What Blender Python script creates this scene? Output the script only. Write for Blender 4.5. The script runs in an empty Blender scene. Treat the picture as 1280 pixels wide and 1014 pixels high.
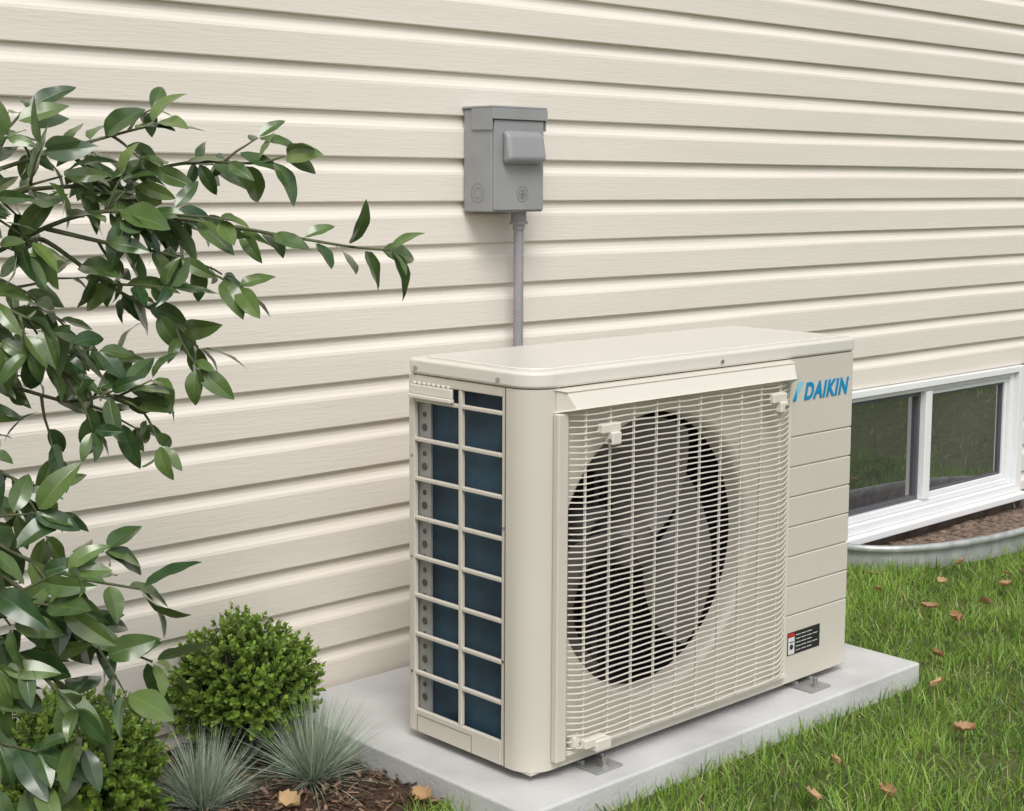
import bpy, math, random
import numpy as np
from mathutils import Vector, Matrix
random.seed(7); rng=np.random.default_rng(7)
scene=bpy.context.scene
COL=scene.collection
# ---------------------------------------------------------------- helpers
def empty(name,loc=(0,0,0)):
    o=bpy.data.objects.new(name,None); COL.objects.link(o); o.location=loc; o.empty_display_size=.1; return o
class MB:
    def __init__(s): s.v=[]; s.f=[]; s.m=[]
    def add(s,vs,fs,mi=0):
        b=len(s.v); s.v+= [tuple(x) for x in vs]; s.f+=[tuple(b+i for i in f) for f in fs]; s.m+=[mi]*len(fs)
    def box(s,x0,x1,y0,y1,z0,z1,mi=0):
        s.add([(x0,y0,z0),(x1,y0,z0),(x1,y1,z0),(x0,y1,z0),(x0,y0,z1),(x1,y0,z1),(x1,y1,z1),(x0,y1,z1)],
              [(0,3,2,1),(4,5,6,7),(0,1,5,4),(1,2,6,5),(2,3,7,6),(3,0,4,7)],mi)
    def prism(s,pts,z0,z1,mi=0):   # ccw outline xy
        n=len(pts)
        s.add([(x,y,z0) for x,y in pts]+[(x,y,z1) for x,y in pts],
              [tuple(range(n-1,-1,-1)),tuple(range(n,2*n))]+[(i,(i+1)%n,n+(i+1)%n,n+i) for i in range(n)],mi)
    def tube(s,pts,rad,n=8,mi=0,caps=True):
        P=[Vector(p) for p in pts]; rs=rad if isinstance(rad,(list,tuple)) else [rad]*len(P)
        base=len(s.v); up=Vector((0,0,1)); prev=None
        for i,p in enumerate(P):
            t=(P[min(i+1,len(P)-1)]-P[max(i-1,0)]).normalized()
            if prev is None:
                a=t.cross(up)
                if a.length<.1: a=t.cross(Vector((1,0,0)))
                a.normalize()
            else:
                a=(prev-t*prev.dot(t)).normalized()
            prev=a; b=t.cross(a)
            for k in range(n):
                an=2*math.pi*k/n; s.v.append(tuple(p+(a*math.cos(an)+b*math.sin(an))*rs[i]))
        for i in range(len(P)-1):
            for k in range(n):
                s.f.append((base+i*n+k,base+i*n+(k+1)%n,base+(i+1)*n+(k+1)%n,base+(i+1)*n+k)); s.m.append(mi)
        if caps:
            s.f.append(tuple(base+k for k in range(n-1,-1,-1))); s.m.append(mi)
            e=base+(len(P)-1)*n; s.f.append(tuple(e+k for k in range(n))); s.m.append(mi)
    def cylY(s,cx,cz,y0,y1,r,n=24,mi=0): s.tube([(cx,y0,cz),(cx,y1,cz)],r,n,mi)
    def cylX(s,cy,cz,x0,x1,r,n=24,mi=0): s.tube([(x0,cy,cz),(x1,cy,cz)],r,n,mi)
    def obj(s,name,mats,parent=None,smooth=False,bevel=0,seg=2):
        me=bpy.data.meshes.new(name); me.from_pydata(s.v,[],s.f)
        for m in (mats if isinstance(mats,(list,tuple)) else [mats]): me.materials.append(m)
        me.polygons.foreach_set("material_index",s.m)
        if smooth: me.polygons.foreach_set("use_smooth",[True]*len(me.polygons))
        me.update()
        o=bpy.data.objects.new(name,me); COL.objects.link(o)
        if parent: o.parent=parent
        if bevel:
            b=o.modifiers.new("bevel","BEVEL"); b.width=bevel; b.segments=seg; b.limit_method='ANGLE'; b.angle_limit=math.radians(40)
            b.harden_normals=True
            me.polygons.foreach_set("use_smooth",[True]*len(me.polygons))
        return o
def mat(name,col,rough=.5,metal=0,var=.1,scale=8,bump=0,bscale=80,stretch=(1,1,1),spec=.5,coat=0,col2=None,detail=4):
    m=bpy.data.materials.new(name); m.use_nodes=True; nt=m.node_tree; N=nt.nodes; Lk=nt.links
    b=N["Principled BSDF"]; b.inputs["Roughness"].default_value=rough; b.inputs["Metallic"].default_value=metal
    b.inputs["Specular IOR Level"].default_value=spec; b.inputs["Coat Weight"].default_value=coat
    tc=N.new("ShaderNodeTexCoord"); mp=N.new("ShaderNodeMapping"); mp.inputs["Scale"].default_value=stretch
    Lk.new(tc.outputs["Object"],mp.inputs["Vector"])
    nz=N.new("ShaderNodeTexNoise"); nz.inputs["Scale"].default_value=scale; nz.inputs["Detail"].default_value=detail
    Lk.new(mp.outputs[0],nz.inputs["Vector"])
    rp=N.new("ShaderNodeValToRGB"); rp.color_ramp.elements[0].position=.3; rp.color_ramp.elements[1].position=.7
    c=col[:3]; lo=tuple(x*(1-var) for x in c)+(1,); hi=(tuple(min(1,x*(1+var)) for x in c)+(1,)) if col2 is None else col2
    if col2 is not None: lo=tuple(c)+(1,)
    rp.color_ramp.elements[0].color=lo; rp.color_ramp.elements[1].color=hi
    Lk.new(nz.outputs["Fac"],rp.inputs["Fac"]); Lk.new(rp.outputs[0],b.inputs["Base Color"])
    if bump:
        n2=N.new("ShaderNodeTexNoise"); n2.inputs["Scale"].default_value=bscale; n2.inputs["Detail"].default_value=5
        Lk.new(mp.outputs[0],n2.inputs["Vector"]); bp=N.new("ShaderNodeBump"); bp.inputs["Strength"].default_value=bump; bp.inputs["Distance"].default_value=.002
        Lk.new(n2.outputs["Fac"],bp.inputs["Height"]); Lk.new(bp.outputs[0],b.inputs["Normal"])
    return m
def leafmat(name,dark,light,rough=.35,trans=.25,coat=0,back=None,straw=None):
    m=bpy.data.materials.new(name); m.use_nodes=True; nt=m.node_tree; N=nt.nodes; Lk=nt.links
    b=N["Principled BSDF"]; b.inputs["Roughness"].default_value=rough; b.inputs["Coat Weight"].default_value=coat
    b.inputs["Coat Roughness"].default_value=.15
    at=N.new("ShaderNodeAttribute"); at.attribute_name="rnd"
    rp=N.new("ShaderNodeValToRGB"); rp.color_ramp.elements[0].color=dark; rp.color_ramp.elements[1].color=light
    if straw:
        rp.color_ramp.elements[1].position=.93; e=rp.color_ramp.elements.new(.97); e.color=straw
    Lk.new(at.outputs["Fac"],rp.inputs["Fac"]); out=rp.outputs[0]
    if back:
        g=N.new("ShaderNodeNewGeometry"); mx=N.new("ShaderNodeMix"); mx.data_type='RGBA'
        Lk.new(g.outputs["Backfacing"],mx.inputs["Factor"]); Lk.new(out,mx.inputs["A"]); mx.inputs["B"].default_value=back; out=mx.outputs["Result"]
    Lk.new(out,b.inputs["Base Color"])
    if trans>0:
        tr=N.new("ShaderNodeBsdfTranslucent"); Lk.new(out,tr.inputs["Color"])
        ms=N.new("ShaderNodeMixShader"); ms.inputs[0].default_value=trans
        Lk.new(b.outputs[0],ms.inputs[1]); Lk.new(tr.outputs[0],ms.inputs[2]); Lk.new(ms.outputs[0],N["Material Output"].inputs["Surface"])
    return m
def npmesh(name,V,Fq,rnd,mt,parent=None,smooth=False):
    me=bpy.data.meshes.new(name); k=Fq.shape[1]
    me.vertices.add(len(V)); me.vertices.foreach_set("co",V.astype(np.float32).ravel())
    me.loops.add(Fq.size); me.loops.foreach_set("vertex_index",Fq.astype(np.int32).ravel())
    me.polygons.add(len(Fq)); me.polygons.foreach_set("loop_start",np.arange(0,Fq.size,k,dtype=np.int32)); 
    me.update(calc_edges=True); me.validate()
    a=me.attributes.new("rnd",'FLOAT','POINT'); a.data.foreach_set("value",rnd.astype(np.float32))
    me.materials.append(mt)
    if smooth: me.polygons.foreach_set("use_smooth",[True]*len(me.polygons))
    o=bpy.data.objects.new(name,me); COL.objects.link(o)
    if parent: o.parent=parent
    return o
def blades(P,L,W,lean,az,seg=3,curl=.6):
    n=len(P); d=np.stack([np.cos(az),np.sin(az),np.zeros(n)],1); s=np.stack([-np.sin(az),np.cos(az),np.zeros(n)],1)
    ta=rng.uniform(0,6.28,n); s=np.stack([np.cos(ta),np.sin(ta),np.zeros(n)],1)*.8+s*.2
    rows=[]
    pos=P.copy()
    for i in range(seg+1):
        t=i/seg; w=(W*(1-t**1.6)*.5+.00015)[:,None]
        rows.append(pos-s*w); rows.append(pos+s*w)
        a=lean+curl*lean*t*1.5
        pos=pos+(d*np.sin(a)[:,None]+np.array([0,0,1])*np.cos(a)[:,None])*(L/seg)[:,None]
    V=np.stack(rows,1).reshape(-1,3); k=2*(seg+1)
    base=(np.arange(n)*k)[:,None,None]
    q=np.array([[2*i,2*i+1,2*i+3,2*i+2] for i in range(seg)])[None]
    return V,(base+q).reshape(-1,4),k
# ---------------------------------------------------------------- materials
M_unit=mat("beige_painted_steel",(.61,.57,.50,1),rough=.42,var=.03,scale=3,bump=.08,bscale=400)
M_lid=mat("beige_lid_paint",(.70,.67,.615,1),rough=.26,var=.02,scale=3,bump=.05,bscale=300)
M_guard=mat("beige_plastic",(.69,.65,.58,1),rough=.4,var=.02,scale=5)
M_dark=mat("dark_interior",(.075,.068,.062,1),rough=.7,var=.3,scale=20)
M_fan=mat("fan_grey_plastic",(.15,.138,.125,1),rough=.45,var=.15)
M_screw=mat("zinc_screw",(.45,.44,.42,1),rough=.35,metal=.9)
M_seam=mat("painted_seam_shadow",(.16,.14,.12,1),rough=.8)  # dark colour stands in for the shade inside the panel seams
M_hole=mat("inner_bracket_steel",(.35,.35,.34,1),rough=.5,metal=.4)
M_motor=mat("motor_bracket_steel",(.18,.165,.15,1),rough=.5,metal=.3)
M_grey=mat("grey_enclosure_paint",(.29,.295,.30,1),rough=.42,var=.06,scale=12,bump=.08,bscale=300)
M_greyd=mat("grey_knockout_line",(.17,.173,.177,1),rough=.5)
M_cond=mat("grey_conduit_pvc",(.31,.30,.32,1),rough=.5,var=.06,scale=30)
M_white=mat("white_vinyl",(.80,.81,.81,1),rough=.35,var=.03)
M_sash=mat("dark_screen_frame",(.10,.10,.11,1),rough=.5)
M_galv=mat("galvanized_steel",(.46,.48,.47,1),rough=.45,metal=.4,var=.25,scale=25,bump=.2,bscale=60)
M_blue=mat("logo_blue",(.0,.25,.50,1),rough=.4,var=.02)
M_blue2=mat("logo_light_blue",(.25,.60,.75,1),rough=.4,var=.02)
M_black=mat("label_black",(.02,.02,.02,1),rough=.4)
M_lw=mat("label_white",(.7,.7,.7,1),rough=.4); M_red=mat("label_red",(.5,.03,.02,1),rough=.4)
M_bark=mat("twig_bark",(.09,.10,.045,1),rough=.8,var=.4,scale=60,bump=.5,bscale=200)
M_mulch=mat("mulch_bark",(.045,.024,.014,1),rough=.95,scale=60,bump=1,bscale=90,col2=(.10,.055,.032,1))
M_soil=mat("lawn_soil",(.045,.065,.018,1),rough=1,scale=14,bump=1,bscale=60,col2=(.11,.12,.035,1))
M_brick=mat("foundation_concrete",(.17,.13,.10,1),rough=.95,var=.4,scale=16,bump=1,bscale=50)
M_roof=mat("roof_shingle",(.08,.075,.07,1),rough=.95,var=.3,scale=20)
M_coil=mat("coil_fins_blue",(.030,.072,.115,1),rough=.4,metal=.3,var=.4,scale=9)
def addwave(m,scale,axis,strength):
    nt=m.node_tree;N=nt.nodes;b=N["Principled BSDF"]
    tc=N.new("ShaderNodeTexCoord");w=N.new("ShaderNodeTexWave");w.bands_direction=axis;w.inputs["Scale"].default_value=scale;w.inputs["Distortion"].default_value=.3
    nt.links.new(tc.outputs["Object"],w.inputs["Vector"]);bp=N.new("ShaderNodeBump");bp.inputs["Strength"].default_value=strength;bp.inputs["Distance"].default_value=.002
    nt.links.new(w.outputs["Fac"],bp.inputs["Height"]);nt.links.new(bp.outputs[0],b.inputs["Normal"])
addwave(M_coil,120,'Y',.8)
M_sid=mat("vinyl_siding_cream",(.765,.71,.635,1),rough=.5,var=.03,scale=2.2,bump=.3,bscale=30,stretch=(.6,1,9))
M_conc=mat("slab_concrete",(.44,.44,.43,1),rough=.85,scale=5,bump=.7,bscale=110,col2=(.60,.60,.59,1),detail=11)
def glass():
    m=bpy.data.materials.new("window_glass"); m.use_nodes=True; nt=m.node_tree; N=nt.nodes; b=N["Principled BSDF"]
    b.inputs["Roughness"].default_value=.03; b.inputs["Specular IOR Level"].default_value=1.0
    tc=N.new("ShaderNodeTexCoord"); nz=N.new("ShaderNodeTexNoise"); nz.inputs["Scale"].default_value=2.2; nz.inputs["Detail"].default_value=1
    nt.links.new(tc.outputs["Object"],nz.inputs["Vector"]); rp=N.new("ShaderNodeValToRGB"); rp.color_ramp.elements[0].position=.35; rp.color_ramp.elements[1].position=.7
    rp.color_ramp.elements[0].color=(.040,.034,.046,1); rp.color_ramp.elements[1].color=(.075,.066,.078,1)
    nt.links.new(nz.outputs["Fac"],rp.inputs["Fac"]); nt.links.new(rp.outputs[0],b.inputs["Base Color"])
    g=N.new("ShaderNodeBsdfGlossy"); g.inputs["Roughness"].default_value=.01; g.inputs["Color"].default_value=(.9,.95,.9,1)
    ms=N.new("ShaderNodeMixShader"); ms.inputs[0].default_value=.28
    nt.links.new(b.outputs[0],ms.inputs[1]); nt.links.new(g.outputs[0],ms.inputs[2]); nt.links.new(ms.outputs[0],N["Material Output"].inputs["Surface"])
    return m
M_glass=glass()
# ---------------------------------------------------------------- outdoor unit
W,D,H=.9855,.344,.74; ZL=.709
unit=empty("air_conditioner_outdoor_unit")
R=.055
def arc(cx,cy,r,a0,a1,n=10): return [(cx+r*math.cos(math.radians(a0+(a1-a0)*i/n)),cy+r*math.sin(math.radians(a0+(a1-a0)*i/n))) for i in range(n+1)]
def outline(off,r1=R,r2=.015):
    p=[]
    p+=arc(-off+r1,-off+r1,r1,180,270,14)
    p+=arc(W+off-r2,-off+r2,r2,270,360,5)
    p+=arc(W+off-.03,D+off-.03,.03,0,90,8)
    p+=arc(-off+.02,D+off-.02,.02,90,180,6)
    return p
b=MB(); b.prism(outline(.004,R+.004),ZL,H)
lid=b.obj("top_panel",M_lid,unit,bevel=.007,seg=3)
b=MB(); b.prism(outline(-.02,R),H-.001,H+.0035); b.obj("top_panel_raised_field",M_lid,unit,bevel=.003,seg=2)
def sheet(path,z0,z1,th,name,mt,bev=0):
    P=[Vector((x,y,0)) for x,y in path]; inn=[]
    for i,p in enumerate(P):
        t=(P[min(i+1,len(P)-1)]-P[max(i-1,0)]).normalized(); n=Vector((-t.y,t.x,0)); inn.append(p+n*th)
    pts=[(p.x,p.y) for p in P]+[(p.x,p.y) for p in reversed(inn)]
    b=MB(); b.prism(pts,z0,z1); o=b.obj(name,mt,unit); 
    o.data.polygons.foreach_set("use_smooth",[True]*len(o.data.polygons))
    md=o.modifiers.new("b","BEVEL"); md.width=.0008; md.segments=1; md.limit_method='ANGLE'; md.angle_limit=math.radians(50); md.harden_normals=True
    return o
sheet([(0,.0690)]+arc(R,R,R,180,270,14)+[(.072,0)],.0,ZL-.001,.004,"front_corner_panel",M_unit)
b=MB(); T=.010
zt=[(.046+i*.0772,.046+i*.0772+.0690) for i in range(8)]; zt.append((.046+8*.0772,.690))
b.box(0,T,.0705,.0795,0,ZL-.001); b.box(0,T,.327,.344,0,ZL-.001); b.box(0,T,.0797,.3268,0,.046)
b.box(0,T,.0797,.3268,.690,ZL-.001)
b.box(.0005,T,.190,.2,.0462,.6898)
for i,(a,c) in enumerate(zt[:-1]):
    z0=c; z1=zt[i+1][0]
    b.box(0,T-.001,.0797,.1898,z0,z1); b.box(0,T-.001,.2002,.3268,z0,z1)
b.obj("side_grille",M_unit,unit,bevel=.0022,seg=2)
b=MB()
b.box(-.0008,.001,.06995,.0704,.0,ZL-.002)
b.box(-.0008,.0005,.16,.1606,.002,.035);b.box(-.0008,.0005,.16,.32,.0345,.0352);b.box(-.0008,.0005,.3194,.32,.002,.035)
b.obj("side_seams",M_seam,unit)
b=MB(); b.box(-.008,.0,.212,.332,.672,.690); b.box(-.012,0,.210,.334,.664,.6718)
for i in range(8): b.box(-.007,-.001,.220+i*.014,.227+i*.014,.690,.696)
b.obj("side_handle_cover",M_guard,unit,bevel=.002)
b=MB(); b.box(.02,.05,.0705,.335,.02,.70); b.obj("coil_side",M_coil,unit)
b=MB(); b.box(.0125,.0165,.292,.333,.03,.70); b.obj("coil_end_plate",M_hole,unit)
b=MB()
for i in range(24): b.cylX(.311,.07+i*.0255,.0112,.0124,.005 if i%3 else .0075,10)
b.obj("coil_plate_holes",M_dark,unit)
# front panel with round orifice
cx,cz,cr=.350,.362,.285; x0,x1,z0,z1=.0725,.7545,.0005,ZL-.001
angs=sorted(set([2*math.pi*i/120 for i in range(120)]+[math.atan2(z-cz,x-cx)%(2*math.pi) for x in (x0,x1) for z in (z0,z1)]))
def rectpt(a):
    dx,dz=math.cos(a),math.sin(a); t=1e9
    if dx>1e-9:t=min(t,(x1-cx)/dx)
    if dx<-1e-9:t=min(t,(x0-cx)/dx)
    if dz>1e-9:t=min(t,(z1-cz)/dz)
    if dz<-1e-9:t=min(t,(z0-cz)/dz)
    return (cx+dx*t,0,cz+dz*t)
b=MB(); n=len(angs); vs=[]
prof=[(1.0,.003),(.985,.005),(.965,.012),(.955,.022),(.952,.05)]
for a in angs: vs.append(rectpt(a))
for s_,y_ in prof:
    for a in angs: 
        rr=cr*s_; vs.append((max(cx+math.cos(a)*rr,x0+.004),y_,cz+math.sin(a)*rr))
fs=[]
for k in range(len(prof)):
    for i in range(n):
        fs.append((k*n+i,k*n+(i+1)%n,(k+1)*n+(i+1)%n,(k+1)*n+i))
b.add(vs,fs); o=b.obj("fan_orifice_panel",M_unit,unit,smooth=False)
for p in o.data.polygons: p.use_smooth = p.index>=n
b=MB(); b.box(.055,.75,.325,.335,.01,.70); b.box(.745,.752,.06,.32,.01,.70); b.box(.055,.74,.06,.32,.004,.008); b.box(.055,.74,.06,.32,.70,.704)
b.obj("interior_coil",M_dark,unit)
b=MB()
for i in range(44): b.box(.08+i*.0152,.0815+i*.0152,.319,.3245,.02,.69)
b.obj("interior_fins",M_motor,unit)
b=MB(); b.cylY(cx,cz,.055,.15,.045,32); b.cylY(cx,cz,.04,.055,.03,32); b.cylY(cx,cz,.16,.26,.06,24)
for k in range(3):
    a0=k*2*math.pi/3+.5; NR=10;NA=12; vs=[];fs=[]
    for i in range(NR+1):
        r=.04+(.258-.04)*i/NR; sweep=.55*(i/NR)**1.3; wid=.75+.75*(i/NR)
        for j in range(NA+1):
            t=j/NA; a=a0+sweep+wid*t
            y=.045+.095*t-.02*math.sin(math.pi*t)
            vs.append((cx+r*math.cos(a),y,cz+r*math.sin(a)))
    for i in range(NR):
        for j in range(NA):
            q=i*(NA+1)+j; fs.append((q,q+1,q+NA+2,q+NA+1))
    b.add(vs,fs)
b.obj("fan_blades",M_fan,unit,smooth=True)
b=MB(); b.box(cx-.02,cx+.02,.27,.30,.01,.70); b.box(cx-.1,cx-.085,.262,.30,.01,.70); b.box(cx+.085,cx+.1,.262,.30,.01,.70); b.obj("fan_motor_mount",M_motor,unit)
b=MB(); gz=[.54-.065*i for i in range(7)]
zs=[.0]+sorted(gz)+[ZL-.001]
for i in range(len(zs)-1):
    a=zs[i]+(.0011 if i else 0); c=zs[i+1]-(.0011 if i<len(zs)-2 else 0)
    b.box(.7555,W,0,.006,a,c)
b.obj("front_service_panel",M_unit,unit,bevel=.0022,seg=2)
b=MB(); b.box(.757,W-.002,.0045,.008,.002,ZL-.002); b.obj("service_panel_backing",M_unit,unit)
b=MB(); b.box(W-.004,W,.0065,D,.0,ZL-.001); b.box(.02,W-.0045,D-.004,D,.0,ZL-.001); b.box(.012,W-.005,.012,D-.005,-.004,.0025)
b.obj("rear_and_right_case",M_unit,unit)
# hood
b=MB()
hx0,hx1=.056,.752
top=[(hx0,0,.706),(hx1,0,.706),(hx1-.010,-.020,.7035),(hx0+.010,-.020,.7035)]
bot=[(hx0,0,.664),(hx1,0,.655),(hx1-.024,-.038,.672),(hx0+.022,-.038,.672)]
b.add(top+bot,[(0,3,2,1)[::-1],(4,5,6,7)[::-1],(3,2,6,7)[::-1],(2,1,5,6)[::-1],(0,3,7,4)[::-1],(0,1,5,4)])
b.obj("guard_hood",M_guard,unit,bevel=.003,seg=2)
# guard
def gy(x):
    if x<.11: t=(x-.078)/.032; return -.014-.018*math.sin(max(0,t)*math.pi/2)
    if x>.67: t=(x-.67)/.075; return -.032+.028*(1-math.cos(min(1,t)*math.pi/2))
    return -.032
b=MB(); NB=55; zb0,zb1=.040,.660
xs=[.078+i*.0035 for i in range(9)]+[.11+i*(.56/28) for i in range(29)]+[.67+i*.075/9 for i in range(1,10)]
def strip(pts,hh,dd):
    vs=[];fs=[];n=len(pts)
    for (x,y,z) in pts: vs+=[(x,y-dd,z-hh*.6),(x,y-dd,z+hh*.6),(x,y,z+hh),(x,y,z-hh)]
    for i in range(n-1):
        for k in range(4): fs.append((4*i+k,4*i+(k+1)%4,4*i+4+(k+1)%4,4*i+4+k))
    b.add(vs,fs)
ribs=[.105+i*.064 for i in range(10)]
for k in range(NB):
    z=zb0+(zb1-zb0)*k/(NB-1)
    strip([(x,gy(x)+.0005*math.sin(k*1.7+x*9),z+.0007*math.sin(x*49+k*.9)) for x in xs],.00135,.0024)
for x in ribs:
    b.box(x-.0009,x+.0009,gy(x)-.0005,gy(x)+.0050,zb0-.006,zb1+.006)
b.box(.744,.7505,-.008,.0,.02,.66)
b.box(.078,.742,-.018,-.010,.026,.034)
b.obj("fan_guard",M_guard,unit)
b=MB(); b.box(.050,.0775,-.016,-.0003,.016,.664); b.box(.078,.750,-.008,-.0003,.012,.026); b.obj("guard_frame",M_unit,unit,bevel=.004,seg=2)
b=MB()
b.box(.135,.185,-.044,-.028,.622,.640); b.box(.155,.180,-.050,-.03,.600,.624)
b.box(.645,.690,-.042,-.028,.628,.648); b.box(.665,.690,-.046,-.028,.608,.630)
b.box(.10,.155,-.044,-.022,.038,.056); b.box(.125,.165,-.048,-.022,.028,.050); b.box(.085,.11,-.028,-.01,.04,.062)
b.obj("guard_clips",M_guard,unit,bevel=.003)
b=MB()
for fx in (.13,.80):
    b.box(fx,fx+.07,-.045,.36,-.018,-.013); b.box(fx+.005,fx+.012,-.0,.34,-.013,-.0042); b.box(fx+.058,fx+.065,-.0,.34,-.013,-.0042)
b.obj("mounting_feet",M_hole,unit,bevel=.001)
b=MB()
for fx in (.165,.835): b.tube([(fx,-.028,-.013),(fx,-.028,.006)],.005,8); b.tube([(fx,-.028,-.0129),(fx,-.028,-.007)],.010,6)
for (y,z) in ((.318,.722),(.085,.722)): b.cylX(y,z,-.008,-.003,.004,12)
for (x,z) in ((.50,.701),(.52,.722)): b.cylY(x,z,-.008,-.003,.004,12)
for (y,z) in ((.074,.45),(.074,.2),(.335,.35),(.335,.12),(.335,.55)): b.cylX(y,z,-.0012,.001,.0028,10)
b.cylY(.145,.61,-.053,-.049,.004,10); b.cylY(.10,.05,-.031,-.027,.004,10); b.cylY(.68,.62,-.049,-.045,.004,10)
b.obj("screws",M_screw,unit)
def text(s,x,z,size,mt,y=-.0012,shear=.25,ext=.0004,name="logo_text",sx=1):
    cu=bpy.data.curves.new(name,'FONT'); cu.body=s; cu.size=size; cu.shear=shear; cu.extrude=ext; cu.offset=size*.034; cu.space_character=1.12
    o=bpy.data.objects.new(name,cu); COL.objects.link(o); o.rotation_euler=(math.pi/2,0,0); o.location=(x,y,z); o.scale=(sx,1,1)
    cu.materials.append(mt); o.parent=unit; return o
text("DAIKIN",.803,.618,.050,M_blue,sx=.87)
b=MB(); b.add([(.764,-.001,.617),(.776,-.001,.617),(.803,-.001,.657),(.783,-.001,.657)],[(0,1,2,3)]); b.obj("logo_mark",M_blue2,unit)
b=MB(); b.add([(.764,-.0014,.617),(.776,-.0014,.617),(.778,-.0014,.643)],[(0,1,2)]); b.obj("logo_mark_dark",M_blue,unit)
b=MB(); b.box(.768,.885,-.0012,-.0002,.062,.112,0); b.box(.770,.792,-.0018,-.0012,.064,.101,1); b.box(.770,.792,-.0018,-.0012,.1025,.110,2)
for i in range(5):
    for j in range(4 if i%2 else 3): b.box(.797+j*.0205,.797+j*.0205+.017,-.0018,-.0012,.069+i*.0085,.0702+i*.0085,1)
b.cylY(.781,.080,-.0024,-.0018,.006,12,0); b.box(.774,.788,-.0024,-.0018,.090,.092,0)
b.obj("warning_label",[M_black,M_lw,M_red],unit)
# ---------------------------------------------------------------- slab
b=MB(); b.box(-.085,1.165,-.085,.695,-.10,-.018); b.obj("concrete_pad",M_conc,bevel=.006,seg=2)
# ---------------------------------------------------------------- house
house=empty("house")
P0=.258; ST=.0966
prof=[(.0,.002),(-.0105,.0),(-.0120,.0025),(-.0120,.060),(-.0105,.066),(-.0065,.072),(-.0035,.079),(-.0020,.088),(-.0016,.0966+.004)]
def course(b,xa,xb,z0,off=0,seed=0):
    vs=[];n=len(prof); rr=random.Random(seed); ph=rr.uniform(0,6); N=max(2,int((xb-xa)/.35))
    for i in range(N+1):
        x=xa+(xb-xa)*i/N; wv=.0009*math.sin(x*2.1+ph)+.0006*math.sin(x*5.3+ph*2)
        for (y,z) in prof: vs.append((x,.722+y+off+wv*(1 if -.011>y else .3),z0+z+wv*.6))
    fs=[]
    for q in range(N): fs+=[(q*n+i,(q+1)*n+i,(q+1)*n+i+1,q*n+i+1) for i in range(n-1)]
    b.add(vs,fs+[tuple(range(n)),tuple(range((N+1)*n-1,N*n-1,-1))])
b=MB()
for k in range(-4,42):
    z0=P0+ST*k
    if k<2:
        spans=[(-5,1.955),(3.075,7)]
    else: spans=[(-5,7)]
    for (xa,xb) in spans:
        random.seed(100+k)
        joints=sorted(random.uniform(-4,6.5) for _ in range(2))
        joints=[j for j in joints if not(-1.2<j<3.2)]
        if k==12: joints.append(1.26)
        if k==8: joints.append(3.02)
        joints=sorted(j for j in joints if xa+.3<j<xb-.3)
        prev=xa
        for i,j in enumerate(joints+[xb]):
            course(b,prev-(.02 if prev!=xa else 0),j,z0,0 if i%2==0 else .0014,k*10); prev=j
o=b.obj("siding_wall",M_sid,house)
b=MB(); b.box(-5,1.955,.724,.90,-.6,4.3); b.box(3.075,7,.724,.90,-.6,4.3); b.box(1.955,3.075,.724,.9,.45,4.3); b.box(1.955,3.075,.724,.9,-.6,-.02)
b.box(-5,7,.7125,.7235,-.6,-.13); b.box(3.08,7,.700,.7235,-.6,.0)
b.obj("foundation_wall",M_brick,house)
b=MB(); b.box(-5.3,7.3,.35,.9,4.3,4.34); b.add([(-5.3,.33,4.34),(7.3,.33,4.34),(7.3,3.5,5.9),(-5.3,3.5,5.9)],[(0,1,2,3)]); b.box(-5.3,7.3,.31,.345,4.22,4.36)
b.obj("roof",[M_roof],house)
b=MB(); b.box(-5,-4.95,.9,5,-.6,4.3); b.box(6.95,7,.9,5,-.6,4.3); b.box(-5,7,5,5.05,-.6,4.3); b.obj("house_body_walls",M_sid,house)
win=MB()
wx0,wx1,wz0,wz1=1.957,3.073,.002,.449
def frame(b,x0,x1,z0,z1,w,y0,y1,wt=None,wb=None):
    wt=wt or w; wb=wb or w
    b.box(x0,x0+w,y0,y1,z0,z1); b.box(x1-w,x1,y0,y1,z0,z1); b.box(x0+w+.0003,x1-w-.0003,y0,y1,z1-wt,z1); b.box(x0+w+.0003,x1-w-.0003,y0,y1,z0,z0+wb)
frame(win,wx0,wx1,wz0,wz1,.040,.694,.80,wt=.022,wb=.030)
frame(win,wx0+.041,wx1-.041,wz0+.031,wz1-.023,.030,.712,.80,wt=.015,wb=.02)
win.box(2.455,2.492,.706,.79,wz0+.052,wz1-.039)
frame(win,2.4925,3.001,.0535,.410,.016,.722,.75)
win.obj("window_frame",M_white,house,bevel=.003,seg=2)
wb_=MB()
frame(wb_,2.030,2.4545,.0545,.408,.012,.728,.75); frame(wb_,2.509,2.985,.070,.393,.007,.730,.75)
wb_.obj("window_screen_frame",M_sash,house)
b=MB(); b.box(2.041,2.444,.740,.745,.060,.397); b.box(2.501,2.990,.738,.743,.06,.40); b.obj("window_glass_panes",M_glass,house)
b=MB(); b.box(wx0-.01,wx1+.01,.668,.80,-.022,.0015); b.obj("window_sill",M_white,house,bevel=.004)
ww=empty("window_well")
b=MB(); NA=60; ex,ea,eb=2.60,.66,.31
def ell(t,o=0): return (ex-(ea+o)*math.cos(t), .712-(eb+o)*max(0,math.sin(t))**.8)
vs=[];fs=[]
pr=[(0,-.5),(0,-.07),(.004,-.045),(0,-.02),(.0,-.002),(.008,.006),(.018,.004),(.020,-.010),(.013,-.016)]
for i in range(NA+1):
    t=math.pi*i/NA
    for (o_,z_) in pr:
        x,y=ell(t,o_); vs.append((x,y,z_))
k=len(pr)
for i in range(NA):
    for j in range(k-1): fs.append((i*k+j,(i+1)*k+j,(i+1)*k+j+1,i*k+j+1))
b.add(vs,fs); b.obj("corrugated_liner",M_galv,ww,smooth=True)
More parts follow.
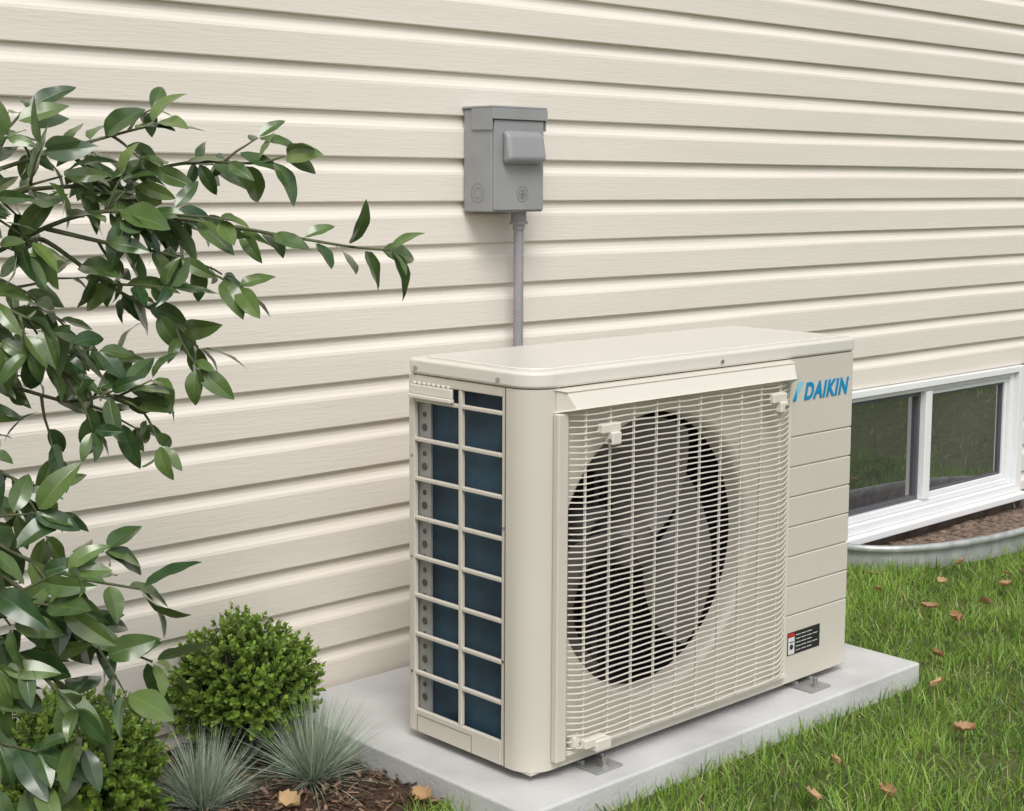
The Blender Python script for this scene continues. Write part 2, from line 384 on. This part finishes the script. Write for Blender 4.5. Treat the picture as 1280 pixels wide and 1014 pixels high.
M_grav=mat("well_gravel",(.09,.06,.045,1),rough=1,scale=50,bump=1,bscale=80,col2=(.28,.21,.16,1))
b=MB(); pts=[ell(math.pi*i/40,-.004) for i in range(41)]; b.prism(pts,-.10,-.062)
random.seed(5)
for i in range(260):
    x=random.uniform(2.0,3.2); y=random.uniform(.4,.70)
    if ((x-ex)/(ea-.03))**2+((y-.712)/(eb-.03))**2>1: continue
    s_=random.uniform(.008,.02); vs=[(x+random.uniform(.7,1)*s_*a,y+random.uniform(.7,1)*s_*c,-.062+random.uniform(.2,.6)*s_*d+s_*.1) for a,c,d in [(-1,-1,0),(1,-1,0),(1,1,0),(-1,1,0),(-.6,-.6,1),(.6,-.6,1),(.6,.6,1),(-.6,.6,1)]]
    b.add(vs,[(4,5,6,7),(0,1,5,4),(1,2,6,5),(2,3,7,6),(3,0,4,7)])
b.obj("gravel_bed",M_grav,ww)
# ---------------------------------------------------------------- electrical disconnect
db=empty("electrical_disconnect_box")
bx0,bx1,by0,by1,bz0,bz1=.462,.624,.612,.708,1.008,1.243
b=MB(); b.box(bx0,bx1,by0+.003,by1,bz0,bz1-.004); b.obj("enclosure",M_grey,db,bevel=.003)
b=MB(); b.box(bx0-.004,bx1+.004,by0-.006,by1+.001,bz1-.0035,bz1+.002)
b.box(bx0-.004,bx1+.004,by0-.008,by0-.0035,bz1-.028,bz1-.0037); b.box(bx0-.0042,bx0-.0008,by0-.0033,by1-.03,bz1-.052,bz1-.0037); b.box(bx1+.0008,bx1+.0042,by0-.0033,by1-.03,bz1-.052,bz1-.0037)
b.obj("lid_cap",M_grey,db,bevel=.0015)
b=MB(); b.box(bx0+.004,bx1-.004,by0-.003,by0+.0028,bz0+.004,bz1-.029); b.obj("cover",M_grey,db,bevel=.002)
b=MB()
hx0,hx1,hz0,hz1=.488,.608,1.112,1.194
vs=[(hx0,by0-.003,hz0),(hx1,by0-.003,hz0),(hx1,by0-.003,hz1),(hx0,by0-.003,hz1),(hx0+.002,by0-.032,hz0+.012),(hx1-.002,by0-.032,hz0+.012),(hx1-.004,by0-.022,hz1-.012),(hx0+.004,by0-.022,hz1-.012)]
b.add(vs,[(0,1,2,3),(4,7,6,5),(0,4,5,1),(1,5,6,2),(2,6,7,3),(3,7,4,0)]); b.obj("handle_bulge",M_grey,db,bevel=.010,seg=4)
b=MB()
def ringY(cx_,cz_,y,r,w):
    n=32;vs=[];fs=[]
    for i in range(n):
        a=2*math.pi*i/n
        vs+=[(cx_+math.cos(a)*r,y,cz_+math.sin(a)*r),(cx_+math.cos(a)*(r-w),y,cz_+math.sin(a)*(r-w))]
    for i in range(n): j=(i+1)%n; fs.append((2*i,2*j,2*j+1,2*i+1))
    b.add(vs,fs)
ringY(.553,1.048,by0-.0036,.018,.0016); ringY(.553,1.048,by0-.0038,.011,.0016)
b.box(.5515,.5545,by0-.0044,by0-.0036,1.040,1.056); b.box(.547,.551,by0-.0044,by0-.0036,1.046,1.050); b.box(.555,.559,by0-.0044,by0-.0036,1.046,1.050)
def ringX(cy,cz_,x,r,w):
    n=32;vs=[];fs=[]
    for i in range(n):
        a=2*math.pi*i/n
        vs+=[(x,cy+math.cos(a)*r,cz_+math.sin(a)*r),(x,cy+math.cos(a)*(r-w),cz_+math.sin(a)*(r-w))]
    for i in range(n): j=(i+1)%n; fs.append((2*i,2*j,2*j+1,2*i+1))
    b.add(vs,fs)
ringX(.66,1.05,bx0-.0006,.022,.0014); ringX(.66,1.05,bx0-.0006,.013,.0014)
b.obj("knockouts",M_greyd,db)
b=MB(); cx2,cy2=.590,.660
b.tube([(cx2,cy2,1.009),(cx2,cy2,.985)],.018,24); b.tube([(cx2,cy2,.985),(cx2,cy2,.978)],.021,8); b.tube([(cx2,cy2,.978),(cx2,cy2,.965)],.014,20)
b.obj("conduit_connector",M_cond,db)
b=MB(); pts=[];rs=[]
z=.968
while z>.35: pts+=[(cx2,cy2,z),(cx2,cy2,z-.004)]; rs+=[.0130,.0106]; z-=.008
for i in range(1,14): 
    a=i/13*math.pi/2; pts.append((cx2,cy2-.12*(1-math.cos(a)),.35-.12*math.sin(a))); rs.append(.0118)
pts.append((cx2,.34+.0,.23)); rs.append(.0118)
b.tube(pts,rs,16); b.obj("conduit",M_cond,db,smooth=True)
# ---------------------------------------------------------------- ground
b=MB(); b.add([(-60,-60,-.072),(60,-60,-.072),(60,60,-.072),(-60,60,-.072)],[(0,1,2,3)]); b.obj("ground",M_soil)
b=MB()
edge=[(-.086,.12),(-.2,.15),(-.4,.17),(-.7,.15),(-1.1,.16),(-1.8,.10),(-2.6,.12)]
b.add([(x,y,-.066) for x,y in edge]+[(-2.6,.73,-.066),(-.086,.73,-.066)],[tuple(range(len(edge)-1,-1,-1))+(len(edge)+1,len(edge))]); b.obj("mulch_bed",M_mulch)
def inmulch(x,y): return (x<-.086)&(y>.155+.03*np.sin(x*9)+.02*np.sin(x*31))
n=7000; X=rng.uniform(-1.3,-.09,n); Y=rng.uniform(.1,.70,n); k=inmulch(X,Y-.0); X=X[k];Y=Y[k]; n=len(X)
V=np.zeros((n,4,3)); a=rng.uniform(0,6.28,n); L=rng.uniform(.006,.026,n); Wd=rng.uniform(.002,.007,n); tl=rng.uniform(-.6,.6,n); t2=rng.uniform(-.7,.7,n)
dx=np.stack([np.cos(a)*np.cos(tl),np.sin(a)*np.cos(tl),np.sin(tl)],1); sx_=np.stack([-np.sin(a)*np.cos(t2),np.cos(a)*np.cos(t2),np.sin(t2)],1)
Cc=np.stack([X,Y,-.062+rng.uniform(0,.012,n)],1)
for i,(p,q) in enumerate([(-1,-1),(1,-1),(1,1),(-1,1)]): V[:,i]=Cc+dx*(L*p*.5)[:,None]*(1 if q<0 else .8)+sx_*(Wd*q*.5)[:,None]
M_chip=leafmat("mulch_chip_bark",(.03,.017,.011,1),(.30,.19,.12,1),rough=.9,trans=0)
npmesh("mulch_chips",V.reshape(-1,3),np.arange(n*4).reshape(-1,4),np.repeat(rng.uniform(0,1,n)**1.8,4),M_chip)
def inwell(x,y): return ((x-ex)/(ea+.02))**2+((y-.712)/(eb+.02))**2<1
def sample(n,xa,xb,ya,yb):
    X=rng.uniform(xa,xb,n); Y=rng.uniform(ya,yb,n)
    k=~((X>-.087)&(X<1.167)&(Y>-.087)) & ~inmulch(X,Y) & ~inwell(X,Y)&(Y<.708)
    return X[k],Y[k]
XA,YA=sample(95000,-.5,3.6,-.8,.71); XB,YB=sample(18000,-2.6,7,-4,.71)
pt=np.sin(XA*5.1+1+np.sin(YA*6))*np.sin(YA*7.3+XA*2)+.5*np.sin(XA*17+YA*13); k=(pt<.75)|(rng.uniform(0,1,len(XA))<.45); XA,YA=XA[k],YA[k]
X=np.concatenate([XA,XB]); Y=np.concatenate([YA,YB]); n=len(X)
cl=np.sin(X*7+np.sin(Y*9)*2)*np.sin(Y*8+1.3)+.6*np.sin(X*23+Y*17)*np.sin(Y*29-X*11)
L=rng.uniform(.020,.054,n)*(1+.28*cl); Wd=rng.uniform(.0022,.0044,n); L[len(XA):]*=1.2; Wd[len(XA):]*=1.6
lean=np.abs(rng.normal(.55,.4,n)); az=rng.uniform(0,6.28,n)+cl
V,Fq,k=blades(np.stack([X,Y,np.full(n,-.074)],1),L,Wd,lean,az)
rn=np.clip(.45+.17*cl+rng.normal(0,.22,n),0,.92); rn[rng.uniform(0,1,n)<.04]=1.0; rv=np.repeat(rn,k)
M_grass=leafmat("grass_blade",(.07,.16,.018,1),(.36,.54,.10,1),rough=.42,trans=.3,straw=(.50,.46,.24,1))
lawn=npmesh("lawn_grass",V,Fq,rv,M_grass)
# fallen leaves
M_fall=leafmat("dry_leaf",(.24,.09,.035,1),(.66,.46,.25,1),rough=.7,trans=.15)
FL=[(1.70,.376),(1.65,.186),(1.595,.076),(1.795,.105),(2.0,.162),(1.103,-.164),(.899,-.353),(.389,-.346),(.553,-.28),(.495,-.433),(-.12,.164),(1.45,-.3),(1.9,.3),(2.6,.15),(1.62,.62),(1.66,.655),(1.72,.60),(1.58,.66),(1.78,.66),(1.3,-.05),(-.25,.12),(-.32,.3),(-.52,.26),(2.2,.2)]
FL+=[(1.25+rng.uniform(0,1.9),rng.uniform(-.45,.6)) for _ in range(20)]
FL=[q for q in FL if not inwell(np.array(q[0]),np.array(q[1]))]
vs=[];fs=[];rv=[]
for i,(x,y) in enumerate(FL):
    s_=rng.uniform(.016,.030)*(1 if i<22 else .75); a=rng.uniform(0,6.28); cu=rng.uniform(.3,1.1); rr=rng.uniform(.1,1); tilt=rng.uniform(-.6,.6)
    base=len(vs); NU,NV=8,4; zc=-.040 if not inmulch(np.array([x]),np.array([y]))[0] else -.052
    for p in range(NU+1):
        t=p/NU; w=math.sin(math.pi*min(1,t*.93+.05))**.8*.42*(1+.35*math.sin(p*2.6+i))
        for q in range(NV+1):
            v=(q/NV*2-1); lx=(t-.5)*2*s_; ly=v*w*s_*1.3; lz=cu*s_*(v*v*.7+(t-.5)**2)+tilt*ly
            vs.append((x+lx*math.cos(a)-ly*math.sin(a),y+lx*math.sin(a)+ly*math.cos(a),zc+lz)); rv.append(min(1,max(0,rr+rng.uniform(-.1,.1))))
    for p in range(NU):
        for q in range(NV): k0=base+p*(NV+1)+q; fs.append((k0,k0+1,k0+NV+2,k0+NV+1))
npmesh("fallen_leaves",np.array(vs),np.array(fs),np.array(rv),M_fall,smooth=True)
# fescue tufts
M_fes=leafmat("blue_fescue_blade",(.17,.25,.17,1),(.66,.74,.58,1),rough=.6,trans=0)
def fescue(x,y,R_,n):
    az=rng.uniform(0,6.28,n); r=rng.uniform(0,.022,n); P=np.stack([x+r*np.cos(az),y+r*np.sin(az),np.full(n,-.066)],1)
    lean=np.abs(rng.normal(.6,.40,n)).clip(0,1.35)
    V,Fq,k=blades(P,rng.uniform(.6,1.25,n)*R_,np.full(n,.0018),lean,az+rng.normal(0,.35,n),seg=5,curl=.2)
    npmesh("blue_fescue",V,Fq,np.repeat(rng.uniform(0,1,n)**1.3,k),M_fes)
fescue(-.20,.39,.150,1100); fescue(-.425,.42,.128,950)
# boxwood
M_box=leafmat("boxwood_leaf",(.04,.105,.014,1),(.32,.47,.08,1),rough=.38,trans=.15,coat=.1)
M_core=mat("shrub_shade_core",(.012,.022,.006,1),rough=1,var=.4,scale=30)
def orth(d):
    a=np.cross(d,[0.3,.2,1.0]); a/=np.linalg.norm(a,axis=1)[:,None]+1e-9; return a,np.cross(d,a)
def smallleaves(P,Dr,Nr,L,Wd):
    n=len(P); S=np.cross(Dr,Nr); S/=np.linalg.norm(S,axis=1)[:,None]+1e-9
    L=L[:,None];Wd=Wd[:,None]
    pts=[P,P+Dr*L*.35+S*Wd*.5,P+Dr*L*.75+S*Wd*.42,P+Dr*L+Nr*L*-.05,P+Dr*L*.75-S*Wd*.42,P+Dr*L*.35-S*Wd*.5]
    V=np.stack(pts,1).reshape(-1,3); base=(np.arange(n)*6)[:,None,None]
    return V,(base+np.array([[0,1,2,3],[0,3,4,5]])[None]).reshape(-1,4)
def boxwood(c,rx,rz,ns):
    sh=empty("boxwood_shrub"); c=np.array(c)
    u=rng.normal(0,1,(ns,3)); u[:,2]=np.abs(u[:,2])*1.0-.45; u/=np.linalg.norm(u,axis=1)[:,None]
    lump=1+.08*np.sin(u[:,0]*6+1)*np.sin(u[:,1]*5)+.05*np.sin(u[:,2]*9+u[:,0]*7)
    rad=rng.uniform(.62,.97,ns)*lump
    base=c+u*np.array([rx,rx,rz])*rad[:,None]
    dr=u*.9+np.array([0,0,.45])+rng.normal(0,.3,(ns,3)); dr/=np.linalg.norm(dr,axis=1)[:,None]
    Ps=[];Ds=[];Ns=[];Ls=[];Ws=[];Rs=[]
    tone=rng.normal(0,.12,ns)
    for j in range(9):
        t=j/8; a,b_=orth(dr); ang=j*2.4+rng.uniform(0,6.28,ns)*.3
        side=a*np.cos(ang)[:,None]+b_*np.sin(ang)[:,None]
        for sgn in (1,-1):
            d=dr*(.55+.3*t)+side*sgn*(.9-.4*t)+rng.normal(0,.15,(ns,3)); d/=np.linalg.norm(d,axis=1)[:,None]
            nr=dr-d*np.sum(dr*d,1)[:,None]; nr/=np.linalg.norm(nr,axis=1)[:,None]
            Ps.append(base+dr*(t*.030)); Ds.append(d);Ns.append(nr); Ls.append(rng.uniform(.009,.014,ns)*(1-.2*t)); Ws.append(rng.uniform(.0055,.008,ns))
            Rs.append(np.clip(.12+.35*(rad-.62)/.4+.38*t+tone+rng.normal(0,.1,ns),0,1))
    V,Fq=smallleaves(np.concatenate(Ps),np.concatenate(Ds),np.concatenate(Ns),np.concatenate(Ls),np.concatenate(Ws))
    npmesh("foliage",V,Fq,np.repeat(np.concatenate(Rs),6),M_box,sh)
    b=MB()
    for i in range(0,ns,4): 
        p=base[i]; q=c+np.array([0,0,-rz*.8]); mid=(p+q)/2+rng.normal(0,.01,3); b.tube([tuple(q),tuple(mid),tuple(p)],[.004,.0025,.0012],5)
    b.obj("stems",M_bark,sh)
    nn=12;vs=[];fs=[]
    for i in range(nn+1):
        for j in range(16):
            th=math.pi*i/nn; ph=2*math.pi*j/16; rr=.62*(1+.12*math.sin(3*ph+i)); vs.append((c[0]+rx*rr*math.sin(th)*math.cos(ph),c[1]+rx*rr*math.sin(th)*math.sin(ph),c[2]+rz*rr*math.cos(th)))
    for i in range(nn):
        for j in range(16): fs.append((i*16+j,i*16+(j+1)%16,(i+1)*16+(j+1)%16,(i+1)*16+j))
    b=MB(); b.add(vs,fs); b.obj("inner_shade_core",M_core,sh,smooth=True)  # solid dark filler added for opacity, stands in for shade deep in the foliage
boxwood((-.240,.56,.078),.132,.138,950)
boxwood((-.665,.46,.045),.150,.145,1050)
# ---------------------------------------------------------------- broadleaf evergreen shrub
shrub=empty("broadleaf_evergreen_shrub")
BR={"A":[(-115,8,98),(-102,9,106),(-95,4,113),(-90,6,117)],"B":[(-102,9,106),(-88,4,111),(-78,2,114),(-75,-1,115)],
"C":[(-110,10,95),(-91,12,105),(-81,4,107),(-69,0,110),(-62,-7,110),(-59,-10,111)],
"D":[(-113,5,88),(-99,5,96),(-85,-1,103),(-72,-6,102),(-63,-15,100),(-56,-21,98.5),(-52,-25,98)],
"E":[(-92,2,99),(-87,7,99),(-81,1,93),(-73,-1,88),(-70,-4,84)],"F":[(-90,1,101),(-83,-3,99),(-74,-5,97),(-68,-11,93)],
"G":[(-115,5,80),(-101,6,89),(-92,3,84),(-84,2,79),(-79,-3,76),(-77,-5,71)],"H":[(-113,8,70),(-96,13,79),(-86,3,77),(-80,-1,79)],
"I":[(-116,3,62),(-103,4,72),(-98,0,69),(-93,0,66)],"J":[(-118,-2,55),(-109,-5,66),(-102,-11,61),(-95,-13,57),(-88,-18,55)],
"K":[(-118,-4,48),(-108,-7,60),(-99,-15,54),(-93,-17,49),(-88,-21,46)],
"L":[(-118,-5,42),(-110,-12,54),(-104,-19,49),(-101,-23,44),(-100,-25,39)],"M":[(-119,-6,35),(-111,-13,46),(-107,-17,39),(-105,-20,34)],
"N":[(-113,15,80),(-94,28,94),(-86,19,92),(-80,13,85)],
"O":[(-113,8,88),(-103,3,102),(-96,-2,106),(-90,-4,108)],"P":[(-113,4,78),(-103,2,92),(-96,-3,90),(-90,-5,86)],
"R":[(-118,-5,40),(-110,-14,58),(-106,-18,57),(-101,-22,56)]}
random.seed(33)
leaves=[]
tw=MB()
def catmull(P,n=6):
    P=[Vector(p)/100 for p in P]; out=[]
    Q=[P[0]*2-P[1]]+P+[P[-1]*2-P[-2]]
    for i in range(1,len(Q)-2):
        for j in range(n):
            t=j/n; a,b_,c,d=Q[i-1],Q[i],Q[i+1],Q[i+2]
            out.append(.5*((2*b_)+(c-a)*t+(2*a-5*b_+4*c-d)*t*t+(3*b_-a-3*c+d)*t**3))
    out.append(P[-1]); return out
def rvec(s): return Vector((random.gauss(0,s),random.gauss(0,s),random.gauss(0,s)))
def putleaf(p,td,side,scale=1,tone=None):
    d=(td*random.uniform(.45,.9)+side*random.uniform(.5,1.0)+Vector((0,0,random.uniform(-.6,.2)))+rvec(.14)).normalized()
    up=Vector((0,0,.85))+rvec(.55)+Vector((-.35,-.45,0)); nrm=(up-d*up.dot(d)).normalized()
    leaves.append((p,d,nrm,random.uniform(.046,.088)*scale,random.uniform(.36,.50),min(1,random.uniform(0,.6)) if tone is None else tone))
def leafytwig(pts,r0,start,step,scale=1):
    n=len(pts); tw.tube([tuple(p) for p in pts],[r0*(1-.75*i/(n-1))+.0007 for i in range(n)],6)
    acc=0; s=1; ang=random.uniform(0,6)
    for i in range(1,n):
        seg=(pts[i]-pts[i-1]); L=seg.length; td=seg.normalized()
        acc+=L
        if i/n<start: acc=0; continue
        while acc>step:
            acc-=step; ang+=2.4
            a=td.cross(Vector((0,0,1))); 
            if a.length<.1:a=Vector((1,0,0))
            a.normalize(); b2=td.cross(a); side=a*math.cos(ang)+b2*math.sin(ang)*.7
            if random.random()<.88: putleaf(pts[i]-td*acc,td,side.normalized(),scale*(1-.15*i/n))
    td=(pts[-1]-pts[-2]).normalized()
    t_=random.uniform(.6,1) if random.random()<.35 else None
    for k in range(3): 
        a=td.cross(Vector((0,0,1))).normalized(); ang=k*2.1+random.uniform(0,1)
        putleaf(pts[-1],td*1.2,(a*math.cos(ang)+td.cross(a)*math.sin(ang))*.8,scale*.9,t_)
for nm,P in BR.items():
    pts=catmull(P); sc=1.12 if nm in "JKLMR" else 1.0
    if nm=="N": sc=.85
    leafytwig(pts,.0032,.22,.0215,sc)
    m=len(pts)
    ntw={"E":3,"F":3,"J":4,"K":3,"R":4,"L":5,"A":4,"N":4}.get(nm,6)
    for q in range(ntw):
        i=int(m*random.uniform(.12,.78)); 
        if nm=="D" and i>m*.62: i=int(i*.6)
        if nm=="C" and i>m*.7: i=int(i*.6)
        p=pts[i]; td=(pts[min(i+1,m-1)]-pts[i-1]).normalized() if i>0 else (pts[1]-pts[0]).normalized()
        sd=rvec(1); sd=(sd-td*sd.dot(td)).normalized()
        if nm=="A" and sd.z>0: sd.z=-sd.z*.5
        dr=(td*.6+sd*.9).normalized(); Lt=random.uniform(.05,.11); qs=[p]
        for s_ in range(1,6): dr=(dr+Vector((0,0,-.08))+rvec(.08)).normalized(); qs.append(qs[-1]+dr*Lt/5)
        leafytwig(qs,.0018,.1,.024,sc*.9)
for e in [(-115,8,98),(-110,10,95),(-113,5,88),(-115,5,80),(-113,8,70),(-116,3,62),(-118,-2,55),(-118,-4,48),(-118,-5,42),(-119,-6,35),(-113,15,80),(-113,8,88),(-113,4,78),(-118,-5,40)]:
    q=[(-121,2,-8),(-121+random.uniform(-3,3),2+random.uniform(-4,4),e[2]*.35),(e[0]-3,e[1]-1,e[2]*.75),e]
    pp=catmull(q); n=len(pp); tw.tube([tuple(p) for p in pp],[.011-.0075*i/(n-1) for i in range(n)],7)
for i in range(26):
    a=random.uniform(math.pi*.6,math.pi*1.45); z=random.uniform(.15,1.05); p=Vector((-1.18,.03,z)); dr=Vector((math.cos(a),math.sin(a),.35)).normalized(); qs=[p]
    for s_ in range(10): dr=(dr+rvec(.08)+Vector((0,0,-.03))).normalized(); qs.append(qs[-1]+dr*.03)
    leafytwig(qs,.003,.2,.02)
tw.obj("branches",M_bark,shrub,smooth=True)
def bigleaves(lv):
    NU=9; cols=[-1,-.55,-.06,0,.06,.55,1]; NC=len(cols); V=[];R_=[];F_=[]
    for (p,d,nr,L,wr,tone) in lv:
        s=d.cross(nr).normalized(); bend=random.uniform(.05,.75); fold=random.uniform(.05,.45); tw_=random.uniform(-.5,.5); wv=random.uniform(0,6); base=len(V); cv=random.uniform(-.12,.12)
        for i in range(NU+1):
            t=i/NU; w=L*wr*.5*(math.sin(math.pi*t**.88)**.72 if 0<t<1 else .02)*(1-.18*t)*1.1
            ang=bend*t*1.6; c=p+d*(L*.08)+d*(L*t*math.cos(ang*.5))-nr*(L*t*math.sin(ang*.5))+s*(cv*L*t*t)
            ss=s*math.cos(tw_*t)+nr*math.sin(tw_*t)
            for v in cols:
                q=c+ss*(v*w)+nr*(fold*abs(v)*w+.07*w*math.sin(t*14+wv+v)*abs(v)); V.append(tuple(q))
                R_.append(min(1,max(0,tone*.7+(.28 if v==0 else 0)+.05*math.sin(t*40)*(abs(v)>.3)+.06*(1-t))))
        for i in range(NU):
            for j in range(NC-1):
                k0=base+i*NC+j; F_.append((k0,k0+1,k0+NC+1,k0+NC))
    return np.array(V),np.array(F_),np.array(R_)
M_laur=leafmat("glossy_evergreen_leaf",(.020,.058,.020,1),(.22,.31,.08,1),rough=.28,trans=.12,coat=.5,back=(.13,.20,.09,1))
V,F_,R_=bigleaves(leaves)
npmesh("leaves",V,F_,R_,M_laur,shrub,smooth=True)
# ---------------------------------------------------------------- camera, light
C=Vector((-1.8395,-1.8996,1.0745)); yaw,pitch,roll=.8154,-.1131,.0049
f=Vector((math.cos(yaw)*math.cos(pitch),math.sin(yaw)*math.cos(pitch),math.sin(pitch)))
r=f.cross(Vector((0,0,1))).normalized(); u=r.cross(f); c_,s_=math.cos(roll),math.sin(roll); r,u=c_*r+s_*u,c_*u-s_*r
cam=bpy.data.cameras.new("camera"); co=bpy.data.objects.new("camera",cam); COL.objects.link(co)
co.matrix_world=Matrix(((r.x,u.x,-f.x,C.x),(r.y,u.y,-f.y,C.y),(r.z,u.z,-f.z,C.z),(0,0,0,1)))
cam.sensor_width=36; cam.lens=1891.9/1280*36; cam.shift_y=-63.9/1280; cam.clip_start=.05; cam.clip_end=300
scene.camera=co
w=bpy.data.worlds.new("World"); scene.world=w; w.use_nodes=True; nt=w.node_tree; bg=nt.nodes["Background"]
sky=nt.nodes.new("ShaderNodeTexSky"); sky.sky_type='NISHITA'; sky.sun_disc=False
el,azs=math.radians(52),math.radians(215)
sky.sun_elevation=el; sky.sun_rotation=azs; sky.dust_density=3; sky.air_density=1.2
hs=nt.nodes.new("ShaderNodeHueSaturation"); hs.inputs["Saturation"].default_value=.3
nt.links.new(sky.outputs[0],hs.inputs["Color"]); nt.links.new(hs.outputs[0],bg.inputs["Color"]); bg.inputs["Strength"].default_value=.15
sl=bpy.data.lights.new("sun",'SUN'); sl.energy=1.9; sl.angle=math.radians(28); sl.color=(1,.975,.94)
so=bpy.data.objects.new("sun",sl); COL.objects.link(so)
sd=Vector((math.sin(azs)*math.cos(el),math.cos(azs)*math.cos(el),math.sin(el)))
so.rotation_euler=sd.to_track_quat('Z','Y').to_euler()
scene.view_settings.view_transform='Standard'; scene.view_settings.look='None'; scene.view_settings.exposure=0
print("leaves",len(leaves))
